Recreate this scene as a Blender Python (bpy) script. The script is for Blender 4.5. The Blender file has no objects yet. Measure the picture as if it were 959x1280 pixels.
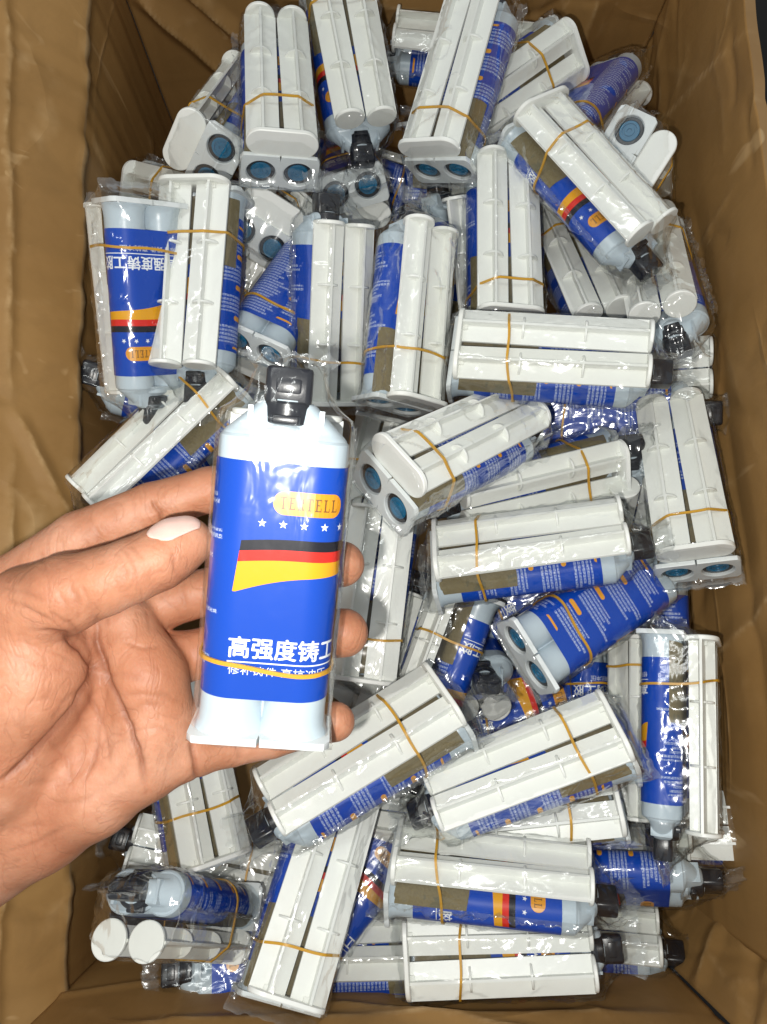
import bpy, bmesh, math, random
import numpy as np
from mathutils import Vector, Matrix, noise

# ------------------------------------------------------------------ camera, world, light, exposure
scene = bpy.context.scene
COL = scene.collection
CAM_H = 0.70                      # lens height above the carton floor
PITCH = math.radians(12.5)        # lens tilted forward from straight down
FPX = 967.0                       # focal length in photo pixels (photo 959 x 1280)
cam_data = bpy.data.cameras.new("camera")
cam_data.sensor_fit = 'VERTICAL'
cam_data.angle = 2 * math.atan(640.0 / FPX)
cam_data.clip_start = 0.01
cam_data.clip_end = 50
cam = bpy.data.objects.new("camera", cam_data)
COL.objects.link(cam)
cam.location = (0, 0, CAM_H)
cam.rotation_euler = (PITCH, 0, 0)
scene.camera = cam

world = bpy.data.worlds.new("World")
scene.world = world
world.use_nodes = True
bg = world.node_tree.nodes["Background"]
bg.inputs[0].default_value = (0.93, 0.97, 1.0, 1)
bg.inputs[1].default_value = 0.33

# the phone's flash beside the lens (the finger shadows fall right and up)
fl = bpy.data.lights.new("phone_flash", 'POINT')
fl.energy = 4.6
fl.shadow_soft_size = 0.0035
fl.color = (1.0, 0.97, 0.92)
flo = bpy.data.objects.new("phone_flash", fl)
COL.objects.link(flo)
_up = Vector((0, math.cos(PITCH), math.sin(PITCH)))
_fw = Vector((0, math.sin(PITCH), -math.cos(PITCH)))
_rt = Vector((1, 0, 0))
CAM = Vector((0, 0, CAM_H))
flo.location = CAM - _rt * 0.022 - _up * 0.016

# added soft overhead fill, source unseen: glints on the film, brighter right wall
fill = bpy.data.lights.new("added_fill_light", 'AREA')
fill.shape = 'RECTANGLE'
fill.size, fill.size_y = 1.2, 0.12
fill.energy = 7.5
fill.color = (0.96, 1.0, 0.97)
fillo = bpy.data.objects.new("added_fill_light", fill)
COL.objects.link(fillo)
fillo.location = (-0.55, 0.35, 2.2)
fillo.rotation_euler = (math.radians(-5), math.radians(-14), math.radians(25))

scene.view_settings.view_transform = 'Standard'
scene.view_settings.look = 'None'
scene.view_settings.exposure = 0.22
scene.view_settings.gamma = 1.0
scene.render.engine = 'CYCLES'
scene.cycles.use_denoising = True
scene.cycles.transparent_max_bounces = 24
scene.cycles.max_bounces = 5
scene.cycles.diffuse_bounces = 3
scene.cycles.glossy_bounces = 2
scene.cycles.use_adaptive_sampling = True
scene.cycles.adaptive_threshold = 0.02
scene.cycles.sample_clamp_indirect = 4.0
scene.cycles.caustics_reflective = False
scene.cycles.caustics_refractive = False

R = math.radians
S = 0.001
BX, BR = 10.6, 10.75          # barrel spacing and radius
LA, LR = 10.6, 11.0           # label: half straight and radius of the wrap
PER = 4 * LA + 2 * math.pi * LR
PZ = 21.4                     # height of the plunger rods over the barrel axis
PY = 4.0                      # the plunger sits this much forward of the flange


def ray(px, py):
    """direction through a photo pixel with unit depth along the lens axis"""
    return _rt * ((px - 479.5) / FPX) + _up * ((640 - py) / FPX) + _fw


def at(px, py, d):
    return CAM + ray(px, py) * d


# ------------------------------------------------------------------ node helpers
def new_mat(name):
    m = bpy.data.materials.new(name)
    m.use_nodes = True
    nt = m.node_tree
    return m, nt, nt.nodes["Principled BSDF"]


class NG:
    """tiny arithmetic layer over shader nodes"""
    def __init__(self, nt):
        self.nt = nt

    def node(self, t):
        return self.nt.nodes.new(t)

    def link(self, a, b):
        self.nt.links.new(a, b)

    def m(self, op, a, b=None, c=None, clamp=False):
        n = self.node('ShaderNodeMath')
        n.operation = op
        n.use_clamp = clamp
        for i, v in enumerate((a, b, c)):
            if v is None:
                continue
            if isinstance(v, (int, float)):
                n.inputs[i].default_value = v
            else:
                self.link(v, n.inputs[i])
        return n.outputs[0]

    def inside(self, x, lo, hi):
        return self.m('MULTIPLY', self.m('GREATER_THAN', x, lo), self.m('LESS_THAN', x, hi))

    def mix(self, f, a, b):
        n = self.node('ShaderNodeMix')
        n.data_type = 'RGBA'
        if isinstance(f, (int, float)):
            n.inputs[0].default_value = f
        else:
            self.link(f, n.inputs[0])
        for i, v in ((6, a), (7, b)):
            if isinstance(v, tuple):
                n.inputs[i].default_value = (*v, 1)
            else:
                self.link(v, n.inputs[i])
        return n.outputs[2]

    def noise(self, scale, detail=3, rough=0.5, coord='Object', vec=None, dist=0.0):
        n = self.node('ShaderNodeTexNoise')
        n.inputs['Scale'].default_value = scale
        n.inputs['Detail'].default_value = detail
        n.inputs['Roughness'].default_value = rough
        n.inputs['Distortion'].default_value = dist
        if vec is None:
            tc = self.node('ShaderNodeTexCoord')
            vec = tc.outputs[coord]
        self.link(vec, n.inputs['Vector'])
        return n.outputs[0]

    def mapped(self, coord='Object', scale=(1, 1, 1)):
        tc = self.node('ShaderNodeTexCoord')
        mp = self.node('ShaderNodeMapping')
        mp.inputs['Scale'].default_value = scale
        self.link(tc.outputs[coord], mp.inputs[0])
        return mp.outputs[0]

    def ramp(self, x, stops):
        n = self.node('ShaderNodeValToRGB')
        el = n.color_ramp.elements
        while len(el) < len(stops):
            el.new(0.5)
        for e, (p, c) in zip(el, stops):
            e.position = p
            e.color = (*c, 1) if len(c) == 3 else c
        self.link(x, n.inputs[0])
        return n.outputs[0]

    def bump(self, h, strength, dist, normal=None):
        n = self.node('ShaderNodeBump')
        n.inputs['Strength'].default_value = strength
        n.inputs['Distance'].default_value = dist
        self.link(h, n.inputs['Height'])
        if normal is not None:
            self.link(normal, n.inputs['Normal'])
        return n.outputs[0]


def plastic(name, col, rough=0.35, bump=0.0, spec=0.5, dirt=0.0, sss=0.0, vary=0.0):
    m, nt, p = new_mat(name)
    g = NG(nt)
    n1 = g.noise(60, 4, 0.6)
    c = g.mix(g.m('MULTIPLY', g.m('SUBTRACT', n1, 0.35, clamp=True), dirt), col,
              tuple(x * 0.55 for x in col))
    if vary:      # moulding batches differ a little in tone
        oi = g.node('ShaderNodeObjectInfo')
        c = g.mix(g.m('MULTIPLY', oi.outputs['Random'], vary), c, (col[0] * 0.6, col[1] * 0.57, col[2] * 0.45))
    g.link(c, p.inputs['Base Color'])
    p.inputs['Roughness'].default_value = rough
    p.inputs['Specular IOR Level'].default_value = spec
    if sss:
        p.inputs['Subsurface Weight'].default_value = sss
        p.inputs['Subsurface Radius'].default_value = (0.004, 0.004, 0.004)
    if bump:
        g.link(g.bump(g.noise(350, 3), bump, 0.0004), p.inputs['Normal'])
    return m


M = {}
M['white'] = plastic('white_plunger_plastic', (0.87, 0.885, 0.845), 0.38, 0.12, dirt=0.3, vary=0.16)
M['barrel'] = plastic('milky_barrel_plastic', (0.54, 0.63, 0.69), 0.3, 0.1, dirt=0.2, sss=0.25)
M['flange'] = plastic('milky_flange_plastic', (0.76, 0.80, 0.80), 0.35, 0.15, dirt=0.6)
M['cap'] = plastic('black_cap_plastic', (0.010, 0.011, 0.016), 0.28, 0.2)
M['ring'] = plastic('dark_piston_ring', (0.012, 0.016, 0.022), 0.3)
M['piston'] = plastic('teal_piston_plastic', (0.003, 0.135, 0.27), 0.35)
M['orange'] = plastic('orange_print', (0.74, 0.31, 0.008), 0.35)
M['print_white'] = plastic('white_print', (0.85, 0.88, 0.92), 0.4)
M['print_dark'] = plastic('brown_print', (0.16, 0.07, 0.01), 0.4)


def mat_label():
    m, nt, p = new_mat('blue_printed_label')
    g = NG(nt)
    uvn = g.node('ShaderNodeUVMap')
    sx = g.node('ShaderNodeSeparateXYZ')
    g.link(uvn.outputs[0], sx.inputs[0])
    u = g.m('MULTIPLY', sx.outputs[0], 100.0)      # mm round the label, 0 = middle of the front
    v = g.m('MULTIPLY', sx.outputs[1], 100.0)      # mm from the flange
    n1 = g.noise(25, 2)
    blue = g.mix(n1, (0.0012, 0.050, 0.39), (0.0015, 0.066, 0.48))
    # three stripes of the flag, lower edge waved
    t = g.m('DIVIDE', g.m('ADD', u, 13.0), 44.0, clamp=True)
    wave = g.m('MULTIPLY', g.m('SINE', g.m('MULTIPLY', t, 5.2)), 0.9)
    vv = g.m('SUBTRACT', g.m('SUBTRACT', v, g.m('MULTIPLY', wave, 0.6)), g.m('MULTIPLY', g.m('ADD', u, 13.0), 0.055))
    left = g.m('SUBTRACT', g.m('MULTIPLY', g.m('SUBTRACT', v, 52.0), 0.10), 14.0)
    inu = g.m('MULTIPLY', g.m('GREATER_THAN', u, left), g.m('LESS_THAN', u, 31.0))
    it = g.m('SUBTRACT', 1.0, t)
    ylow = g.m('SUBTRACT', 57.2, g.m('MULTIPLY', g.m('MULTIPLY', it, it), 5.6))
    col = g.mix(g.m('MULTIPLY', inu, g.m('MULTIPLY', g.m('GREATER_THAN', vv, ylow), g.m('LESS_THAN', vv, 61.5))),
                blue, (0.80, 0.37, 0.008))
    col = g.mix(g.m('MULTIPLY', inu, g.inside(vv, 61.5, 65.0)), col, (0.70, 0.022, 0.012))
    col = g.mix(g.m('MULTIPLY', inu, g.inside(vv, 65.0, 68.4)), col, (0.008, 0.008, 0.014))
    # small unreadable print on the sides and the back
    row = g.m('DIVIDE', v, 2.25)
    rid = g.m('FLOOR', row)
    rf = g.m('FRACT', row)
    cx = g.m('DIVIDE', u, 1.9)
    wn = g.node('ShaderNodeTexWhiteNoise')
    wn.noise_dimensions = '1D'
    g.link(g.m('ADD', rid, 17.3), wn.inputs['W'])
    rr = wn.outputs[0]
    cmb = g.node('ShaderNodeCombineXYZ')
    g.link(g.m('MULTIPLY', u, 1.0), cmb.inputs[0])
    g.link(g.m('MULTIPLY', v, 1.3), cmb.inputs[1])
    fine = g.noise(1.7, 2, 0.6, vec=cmb.outputs[0])
    glyph = g.m('MULTIPLY', g.m('GREATER_THAN', fine, 0.47), g.inside(rf, 0.18, 0.80))
    glyph = g.m('MULTIPLY', glyph, g.m('LESS_THAN', g.m('FRACT', cx), 0.86))
    uw = g.m('WRAP', u, 20.0 + PER, 20.0)                                 # 20..131: back, then the left side
    pv = g.m('FRACT', g.m('DIVIDE', g.m('SUBTRACT', v, 11.0), 18.0))      # heading pills every 18 mm
    lenA = g.m('ADD', 82.0, g.m('MULTIPLY', rr, 11.0))
    a = g.m('MULTIPLY', g.m('GREATER_THAN', uw, 61.5), g.m('LESS_THAN', uw, lenA))
    a = g.m('MULTIPLY', a, g.m('SUBTRACT', 1.0, g.inside(pv, 0.34, 0.74)))
    lenB = g.m('ADD', 48.0, g.m('MULTIPLY', rr, 14.0))
    bb = g.m('MULTIPLY', g.m('GREATER_THAN', uw, 35.0), g.m('LESS_THAN', uw, g.m('MINIMUM', lenB, 59.0)))
    txt = g.m('MULTIPLY', g.m('MULTIPLY', g.m('MAXIMUM', a, bb), glyph), g.inside(v, 18.5, 91.5))
    col = g.mix(g.m('MULTIPLY', txt, 0.72), col, (0.62, 0.70, 0.86))
    dy = g.m('SUBTRACT', g.m('ABSOLUTE', g.m('MULTIPLY', g.m('SUBTRACT', pv, 0.5), 18.0)), 0.1)
    dx = g.m('SUBTRACT', g.m('ABSOLUTE', g.m('SUBTRACT', uw, 66.0)), 4.0)
    dx = g.m('MAXIMUM', dx, 0.0)
    dy = g.m('MAXIMUM', dy, 0.0)
    dd = g.m('ADD', g.m('MULTIPLY', dx, dx), g.m('MULTIPLY', dy, dy))
    pill = g.m('MULTIPLY', g.m('LESS_THAN', dd, 1.7), g.inside(v, 20, 92))
    col = g.mix(pill, col, (0.82, 0.36, 0.02))
    g.link(col, p.inputs['Base Color'])
    p.inputs['Roughness'].default_value = 0.40
    p.inputs['Specular IOR Level'].default_value = 0.18
    g.link(g.bump(g.noise(120, 3), 0.12, 0.0006), p.inputs['Normal'])
    return m


def mat_bag(name, base, fres, top, haze):
    m = bpy.data.materials.new(name)
    m.use_nodes = True
    nt = m.node_tree
    nt.nodes.clear()
    g = NG(nt)
    out = g.node('ShaderNodeOutputMaterial')
    tr = g.node('ShaderNodeBsdfTransparent')
    tr.inputs[0].default_value = (0.975, 0.98, 0.975, 1)
    gl = g.node('ShaderNodeBsdfGlossy')
    gl.inputs['Color'].default_value = (1, 1, 1, 1)
    gl.inputs['Roughness'].default_value = 0.14
    df = g.node('ShaderNodeBsdfDiffuse')
    df.inputs[0].default_value = (0.8, 0.84, 0.86, 1)
    nrm = g.bump(g.noise(90, 2, 0.5, vec=g.mapped('Object', (1.0, 0.6, 1.0)), dist=0.8), 0.6, 0.0014)
    g.link(nrm, gl.inputs['Normal'])
    lw = g.node('ShaderNodeLayerWeight')
    lw.inputs[0].default_value = 0.18
    f = g.m('MINIMUM', g.m('ADD', g.m('MULTIPLY', lw.outputs['Fresnel'], fres), base), top)
    mx0 = g.node('ShaderNodeMixShader')
    mx0.inputs[0].default_value = haze
    g.link(tr.outputs[0], mx0.inputs[1])
    g.link(df.outputs[0], mx0.inputs[2])
    mx = g.node('ShaderNodeMixShader')
    g.link(f, mx.inputs[0])
    g.link(mx0.outputs[0], mx.inputs[1])
    g.link(gl.outputs[0], mx.inputs[2])
    g.link(mx.outputs[0], out.inputs[0])
    return m


def mat_sand():
    m, nt, p = new_mat('khaki_abrasive_paper')
    g = NG(nt)
    c = g.ramp(g.noise(900, 2), [(0.3, (0.155, 0.124, 0.060)), (0.7, (0.200, 0.162, 0.080))])
    mk = g.noise(190, 1.5, 0.5, vec=g.mapped('Object', (1.0, 0.5, 1.0)))
    rows = g.noise(60, 0, 0.5, vec=g.mapped('Object', (0.05, 1.0, 0.05)))
    mk = g.m('MULTIPLY', g.m('GREATER_THAN', mk, 0.56), g.m('GREATER_THAN', rows, 0.56))
    c = g.mix(g.m('MULTIPLY', mk, 0.35), c, (0.05, 0.075, 0.06))
    g.link(c, p.inputs['Base Color'])
    p.inputs['Roughness'].default_value = 0.75
    g.link(g.bump(g.noise(1500, 2), 0.5, 0.0003), p.inputs['Normal'])
    return m


def mat_band():
    m, nt, p = new_mat('amber_rubber')
    g = NG(nt)
    c = g.mix(g.noise(80, 2), (0.52, 0.26, 0.015), (0.66, 0.36, 0.03))
    g.link(c, p.inputs['Base Color'])
    p.inputs['Roughness'].default_value = 0.45
    p.inputs['Subsurface Weight'].default_value = 0.2
    p.inputs['Subsurface Radius'].default_value = (0.002, 0.001, 0.0005)
    return m


def mat_board(name, base, dark, worn):
    m, nt, p = new_mat(name)
    g = NG(nt)
    n1 = g.noise(7, 5, 0.62)
    c = g.ramp(n1, [(0.28, dark), (0.72, base)])
    fib = g.noise(300, 3, 0.6, vec=g.mapped('Object', (1, 1, 0.15)))
    c = g.mix(g.m('MULTIPLY', fib, 0.22), c, tuple(x * 0.6 for x in base))
    stain = g.noise(19, 4, 0.65, dist=1.0)
    c = g.mix(g.m('MULTIPLY', g.m('SUBTRACT', stain, 0.52, clamp=True), 2.2, clamp=True), c, tuple(x * 0.62 for x in base))
    # pressed creases: long thin wandering lines, only in patches, with rubbed paler crests
    hs = []
    for sc, k, mp in ((5.0, 60.0, (1.0, 1.0, 0.55)), (7.0, 45.0, (0.6, 0.6, 1.4)), (13.0, 26.0, (1, 1, 0.35))):
        n_ = g.m('ABSOLUTE', g.m('SUBTRACT', g.noise(sc, 1.5, 0.4, vec=g.mapped('Object', mp)), 0.5))
        hs.append(g.m('POWER', g.m('SUBTRACT', 1.0, g.m('MULTIPLY', n_, k), clamp=True), 1.5))
    patch = g.m('MULTIPLY', g.m('SUBTRACT', g.noise(9, 3, 0.5), 0.50, clamp=True), 8.0, clamp=True)
    patch2 = g.m('MULTIPLY', g.m('SUBTRACT', g.noise(12, 3, 0.5), 0.52, clamp=True), 8.0, clamp=True)
    cr = g.m('ADD', g.m('MULTIPLY', g.m('ADD', hs[0], hs[1]), patch), g.m('MULTIPLY', g.m('MULTIPLY', hs[2], patch2), 0.5))
    rub = g.m('MULTIPLY', cr, g.m('MULTIPLY', g.m('SUBTRACT', g.noise(60, 2), 0.45, clamp=True), 3.5, clamp=True), clamp=True)
    c = g.mix(g.m('MULTIPLY', rub, 0.75), c, worn)
    ra = g.node('ShaderNodeVertexColor')
    ra.layer_name = 'rub'
    rs = g.node('ShaderNodeSeparateColor')
    g.link(ra.outputs[0], rs.inputs[0])
    c = g.mix(g.m('MULTIPLY', rs.outputs[0], g.m('MULTIPLY', g.m('SUBTRACT', g.noise(90, 3, 0.6), 0.33, clamp=True), 2.6, clamp=True), clamp=True), c, worn)
    nk = g.noise(46, 2, 0.5, vec=g.mapped('Object', (1.0, 1.0, 0.16)), dist=1.2)
    nick = g.m('MULTIPLY', g.m('SUBTRACT', nk, 0.69, clamp=True), 14.0, clamp=True)
    c = g.mix(g.m('MULTIPLY', nick, 0.6), c, worn)
    g.link(c, p.inputs['Base Color'])
    g.link(g.m('ADD', 0.46, g.m('MULTIPLY', stain, 0.25)), p.inputs['Roughness'])
    p.inputs['Specular IOR Level'].default_value = 0.25
    flute = g.noise(130, 1, 0.5, vec=g.mapped('Object', (1, 1, 0.02)))
    h = g.m('ADD', g.m('MULTIPLY', g.noise(10, 3, 0.5), 0.07), g.m('MULTIPLY', cr, 0.10))
    h = g.m('ADD', h, g.m('ADD', g.m('MULTIPLY', flute, 0.04), g.m('MULTIPLY', fib, 0.012)))
    g.link(g.bump(h, 0.6, 0.010), p.inputs['Normal'])
    return m


def mat_skin():
    m, nt, p = new_mat('palm_skin')
    g = NG(nt)
    big = g.noise(22, 5, 0.65)
    c = g.ramp(big, [(0.30, (0.345, 0.130, 0.066)), (0.50, (0.45, 0.198, 0.110)), (0.68, (0.57, 0.295, 0.190))])
    att = g.node('ShaderNodeVertexColor')
    att.layer_name = 'tone'
    sc_ = g.node('ShaderNodeSeparateColor')
    g.link(att.outputs[0], sc_.inputs[0])
    mott = g.noise(55, 4, 0.65)
    c = g.mix(g.m('MULTIPLY', sc_.outputs[1], g.m('ADD', 0.25, g.m('MULTIPLY', mott, 0.7)), clamp=True), c, (0.25, 0.115, 0.068))
    c = g.mix(sc_.outputs[0], c, (0.15, 0.045, 0.022))
    spots = g.noise(160, 3, 0.6)
    c = g.mix(g.m('MULTIPLY', g.m('SUBTRACT', spots, 0.5, clamp=True), 0.9), c, (0.36, 0.13, 0.075))
    g.link(c, p.inputs['Base Color'])
    p.inputs['Roughness'].default_value = 0.52
    p.inputs['Subsurface Weight'].default_value = 0.2
    p.inputs['Subsurface Radius'].default_value = (0.004, 0.0013, 0.0007)
    p.inputs['Specular IOR Level'].default_value = 0.35
    vor = g.node('ShaderNodeTexVoronoi')
    vor.feature = 'DISTANCE_TO_EDGE'
    vor.inputs['Scale'].default_value = 620
    g.link(g.mapped('Object', (1, 0.7, 1)), vor.inputs['Vector'])
    h = g.m('ADD', g.m('MULTIPLY', vor.outputs[0], 0.7), g.m('MULTIPLY', g.noise(260, 4, 0.6), 1.2))
    lines = g.m('ABSOLUTE', g.m('SUBTRACT', g.noise(75, 3, 0.55, vec=g.mapped('Object', (1.0, 0.55, 1.0)), dist=0.7), 0.5))
    lines = g.m('SUBTRACT', 1.0, g.m('MULTIPLY', lines, 26.0), clamp=True)
    c = g.mix(g.m('MULTIPLY', lines, 0.16), c, (0.20, 0.070, 0.036))
    g.link(c, p.inputs['Base Color'])
    h = g.m('SUBTRACT', h, g.m('MULTIPLY', lines, 0.5))
    g.link(g.bump(h, 0.32, 0.0006), p.inputs['Normal'])
    return m


M['label'] = mat_label()
M['bag'] = mat_bag('clear_bag_film', 0.042, 0.5, 0.32, 0.004)
M['fold'] = mat_bag('crumpled_bag_film', 0.06, 0.7, 0.38, 0.05)
M['sand'] = mat_sand()
M['band'] = mat_band()
M['board'] = mat_board('brown_kraft_board', (0.410, 0.232, 0.080), (0.305, 0.166, 0.054), (0.58, 0.38, 0.18))
M['board_edge'] = mat_board('worn_board_edge', (0.36, 0.22, 0.095), (0.26, 0.15, 0.06), (0.52, 0.37, 0.19))
M['skin'] = mat_skin()
M['nail'] = plastic('thumb_nail', (0.70, 0.48, 0.41), 0.3, 0.1, sss=0.3)
M['teal_print'] = plastic('teal_print', (0.05, 0.12, 0.10), 0.6)
mg, _nt, _p = new_mat('dark_concrete')
_g = NG(_nt)
_g.link(_g.ramp(_g.noise(6, 5, 0.6), [(0.3, (0.006, 0.006, 0.006)), (0.7, (0.016, 0.014, 0.012))]), _p.inputs['Base Color'])
_p.inputs['Roughness'].default_value = 0.9
M['ground'] = mg


# ------------------------------------------------------------------ mesh helpers (all authored in millimetres)
class MB:
    def __init__(self):
        self.v = []
        self.f = []
        self.mi = []

    def add(self, vs, fs, mi=0):
        o = len(self.v)
        self.v += [tuple(x) for x in vs]
        self.f += [tuple(i + o for i in f) for f in fs]
        self.mi += [mi] * len(fs)

    def loft(self, rings, cap0=True, cap1=True, mi=0):
        n = len(rings[0])
        vs = [p for r in rings for p in r]
        fs = []
        for k in range(len(rings) - 1):
            for i in range(n):
                j = (i + 1) % n
                fs.append((k * n + i, k * n + j, (k + 1) * n + j, (k + 1) * n + i))
        if cap0:
            fs.append(tuple(range(n - 1, -1, -1)))
        if cap1:
            fs.append(tuple((len(rings) - 1) * n + i for i in range(n)))
        self.add(vs, fs, mi)

    def cyl(self, x, z, prof, n=28, mi=0, cap0=True, cap1=True):
        """axis along y; prof = [(y, r), ...]"""
        self.loft([[(x + r * math.sin(2 * math.pi * i / n), y, z + r * math.cos(2 * math.pi * i / n)) for i in range(n)]
                   for y, r in prof], cap0, cap1, mi)

    def box(self, x0, x1, y0, y1, z0, z1, mi=0, b=0.0):
        if b <= 0:
            vs = [(x, y, z) for x in (x0, x1) for y in (y0, y1) for z in (z0, z1)]
            fs = [(0, 1, 3, 2), (4, 6, 7, 5), (0, 4, 5, 1), (2, 3, 7, 6), (0, 2, 6, 4), (1, 5, 7, 3)]
            self.add(vs, fs, mi)
        else:      # rounded in the x/z section, softened at both y ends
            def ring(y, i):
                pts = []
                for cx, cz, a0 in ((x1 - b, z1 - b, 0), (x0 + b, z1 - b, 90), (x0 + b, z0 + b, 180), (x1 - b, z0 + b, 270)):
                    for k in range(4):
                        a = R(a0 + 30 * k)
                        pts.append((cx + (b - i) * math.cos(a), y, cz + (b - i) * math.sin(a)))
                return pts[::-1]
            s = min(b * 0.6, (y1 - y0) * 0.3)
            self.loft([ring(y0, s), ring(y0 + s * 0.3, s * 0.3), ring(y0 + s, 0), ring(y1 - s, 0), ring(y1 - s * 0.3, s * 0.3), ring(y1, s)], mi=mi)

    def mesh(self, name, mats, smooth=True, angle=35):
        me = bpy.data.meshes.new(name)
        me.from_pydata([(x * S, y * S, z * S) for x, y, z in self.v], [], self.f)
        for m in mats:
            me.materials.append(m)
        for p, i in zip(me.polygons, self.mi):
            p.material_index = i
        bm = bmesh.new()
        bm.from_mesh(me)
        bmesh.ops.recalc_face_normals(bm, faces=bm.faces)
        bm.to_mesh(me)
        bm.free()
        if smooth:
            for p in me.polygons:
                p.use_smooth = True
            me.set_sharp_from_angle(angle=R(angle))
        return me




def wrap(u, off=0.0, du=0.0):
    """point (x, z) of the label wrap; u = 0 in the middle of the face away from the plunger"""
    s = (u + du) % PER
    q = math.pi * LR
    r = LR + off
    if s < LA:
        return (-s, -r)
    if s < LA + q:
        t = (s - LA) / LR
        return (-LA - r * math.sin(t), -r * math.cos(t))
    if s < 3 * LA + q:
        return (-LA + (s - LA - q), r)
    if s < 3 * LA + 2 * q:
        t = (s - 3 * LA - q) / LR
        return (LA + r * math.sin(t), r * math.cos(t))
    return (PER - s, -r)


def mesh_barrel():
    b = MB()
    for sx in (-1, 1):
        b.cyl(sx * BX, 0, [(2.6, 12.6), (4.0, 11.7), (6.5, 11.0), (10, BR), (99, BR), (101.2, BR - 0.2), (102, BR - 1.0)])

    def st(hx, r, y, n=32):
        pts = []
        for i in range(n):
            a = 2 * math.pi * i / n
            c, s_ = math.cos(a), math.sin(a)
            pts.append((r * c + (hx - r) * (1 if c > 1e-6 else -1 if c < -1e-6 else 0), y, r * s_))
        return pts
    b.loft([st(20.6, 9.6, 100.5), st(20.2, 8.6, 102.4), st(19.4, 7.0, 103.4), st(17.6, 6.2, 105.0), st(9.6, 5.2, 112.6), st(8.2, 4.8, 113.4)])
    b.cyl(0, 0, [(102, 9.2), (104.2, 9.0), (106.4, 6.6), (114, 6.0)])
    b.box(-12.2, -10.6, 103, 111.4, -6.2, 6.2)
    b.box(10.6, 12.2, 103, 111.4, -5.6, 5.6)
    b.box(-1.6, 1.6, 6, 99, -3.0, 3.0)
    return b.mesh('cartridge', [M['barrel']])


def mesh_flange():
    """rectangular plate with two round piston openings"""
    b = MB()
    hx, hz, hr, n = 23.6, 13.0, 8.9, 32
    for y_in, y_out in ((2.6, 0.0),):
        for sx in (-1, 1):
            cx = sx * 11.2
            x0, x1 = (0, hx) if sx > 0 else (-hx, 0)
            outer, inner = [], []
            for i in range(n):
                a = 2 * math.pi * i / n + math.pi / n
                c, s_ = math.cos(a), math.sin(a)
                inner.append((cx + hr * c, s_ * hr))
                # ray to the rounded rectangle's edge
                tx = ((x1 - cx) if c > 0 else (x0 - cx)) / c if abs(c) > 1e-6 else 1e9
                tz = (hz if s_ > 0 else -hz) / s_ if abs(s_) > 1e-6 else 1e9
                t = min(tx, tz)
                x, z = cx + t * c, t * s_
                ox = abs(x)
                if ox > hx - 3 and abs(z) > hz - 3:      # corner rounding
                    dx, dz = ox - (hx - 3), abs(z) - (hz - 3)
                    l = math.hypot(dx, dz)
                    if l > 3:
                        ox = hx - 3 + dx * 3 / l
                        z = math.copysign(hz - 3 + dz * 3 / l, z)
                    x = math.copysign(ox, x)
                outer.append((x, z))
            rings = [[(x, y_in, z) for x, z in outer], [(x, y_out + 0.3, z) for x, z in outer],
                     [(x * 0.992, y_out, z * 0.985) for x, z in outer], [(cx + (x - cx) * 1.05, y_out, z * 1.05) for x, z in inner],
                     [(x, y_out + 0.5, z) for x, z in inner], [(x, 5.5, z) for x, z in inner]]
            b.loft(rings, False, False)
            b.loft([[(x, y_in, z) for x, z in outer], [(cx + (x - cx) * 1.12, y_in, z * 1.12) for x, z in inner]], False, False)
    return b.mesh('flange', [M['flange']], angle=40)


def mesh_piston():
    b = MB()
    b.cyl(0, 0, [(4.6, 8.95), (2.2, 8.6), (1.7, 8.2), (1.7, 6.6), (2.4, 6.3)], mi=1, cap0=False, cap1=False)
    b.cyl(0, 0, [(2.4, 6.35), (1.6, 6.2), (1.4, 5.9), (1.4, 4.6), (2.1, 4.4), (2.1, 3.2), (1.5, 3.0), (1.5, 1.6), (2.2, 1.4), (2.2, 0.5)], mi=0, cap0=False, cap1=True)
    return b.mesh('piston', [M['piston'], M['ring']], angle=30)


def mesh_cap():
    b = MB()
    b.cyl(0, 0, [(106.1, 7.6), (106.6, 8.3), (112.7, 8.3), (113.5, 7.6)], n=26)
    b.box(-9.8, 9.8, 106.4, 109.4, -4.6, 4.6, b=0.9)
    b.box(-4.6, 4.6, 106.4, 109.2, -9.6, 9.6, b=0.9)
    b.box(-7.6, 7.6, 112.2, 124.6, -5.0, 5.0, b=2.2)
    b.box(-5.0, 5.0, 115.6, 121.4, -5.18, 5.18, b=1.6)
    return b.mesh('cap', [M['cap']], angle=40)


def mesh_rod(side):
    """cross-shaped push rod: a flat shallow-arched web, an upright fin, three discs"""
    b = MB()

    def sec(y, dx):
        w, e, c, f, t = 9.7, 0.7, 1.9, 6.9, 0.75
        pts = [(w, -e), (w, e), (t, c), (t, f), (-t, f), (-t, c), (-w, e), (-w, -e), (-t, -c), (-t, -f), (t, -f), (t, -c)]
        return [(x + dx, y, z) for x, z in pts]
    lean = -side * 0.55
    b.loft([sec(PY - 0.2, -lean), sec(PY + 102.4, lean)])
    for y in (34, 68):
        dx = -lean + 2 * lean * y / 102
        b.cyl(dx, 0, [(PY + y, 6.5), (PY + y + 0.25, 6.7), (PY + y + 1.0, 6.7), (PY + y + 1.25, 6.5)], n=24)
    b.cyl(lean, 0, [(PY + 101.8, 8.8), (PY + 102.1, 9.3), (PY + 103.6, 9.3), (PY + 104.0, 8.8)], n=30)
    return b.mesh('rod', [M['white']], angle=28)


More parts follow.
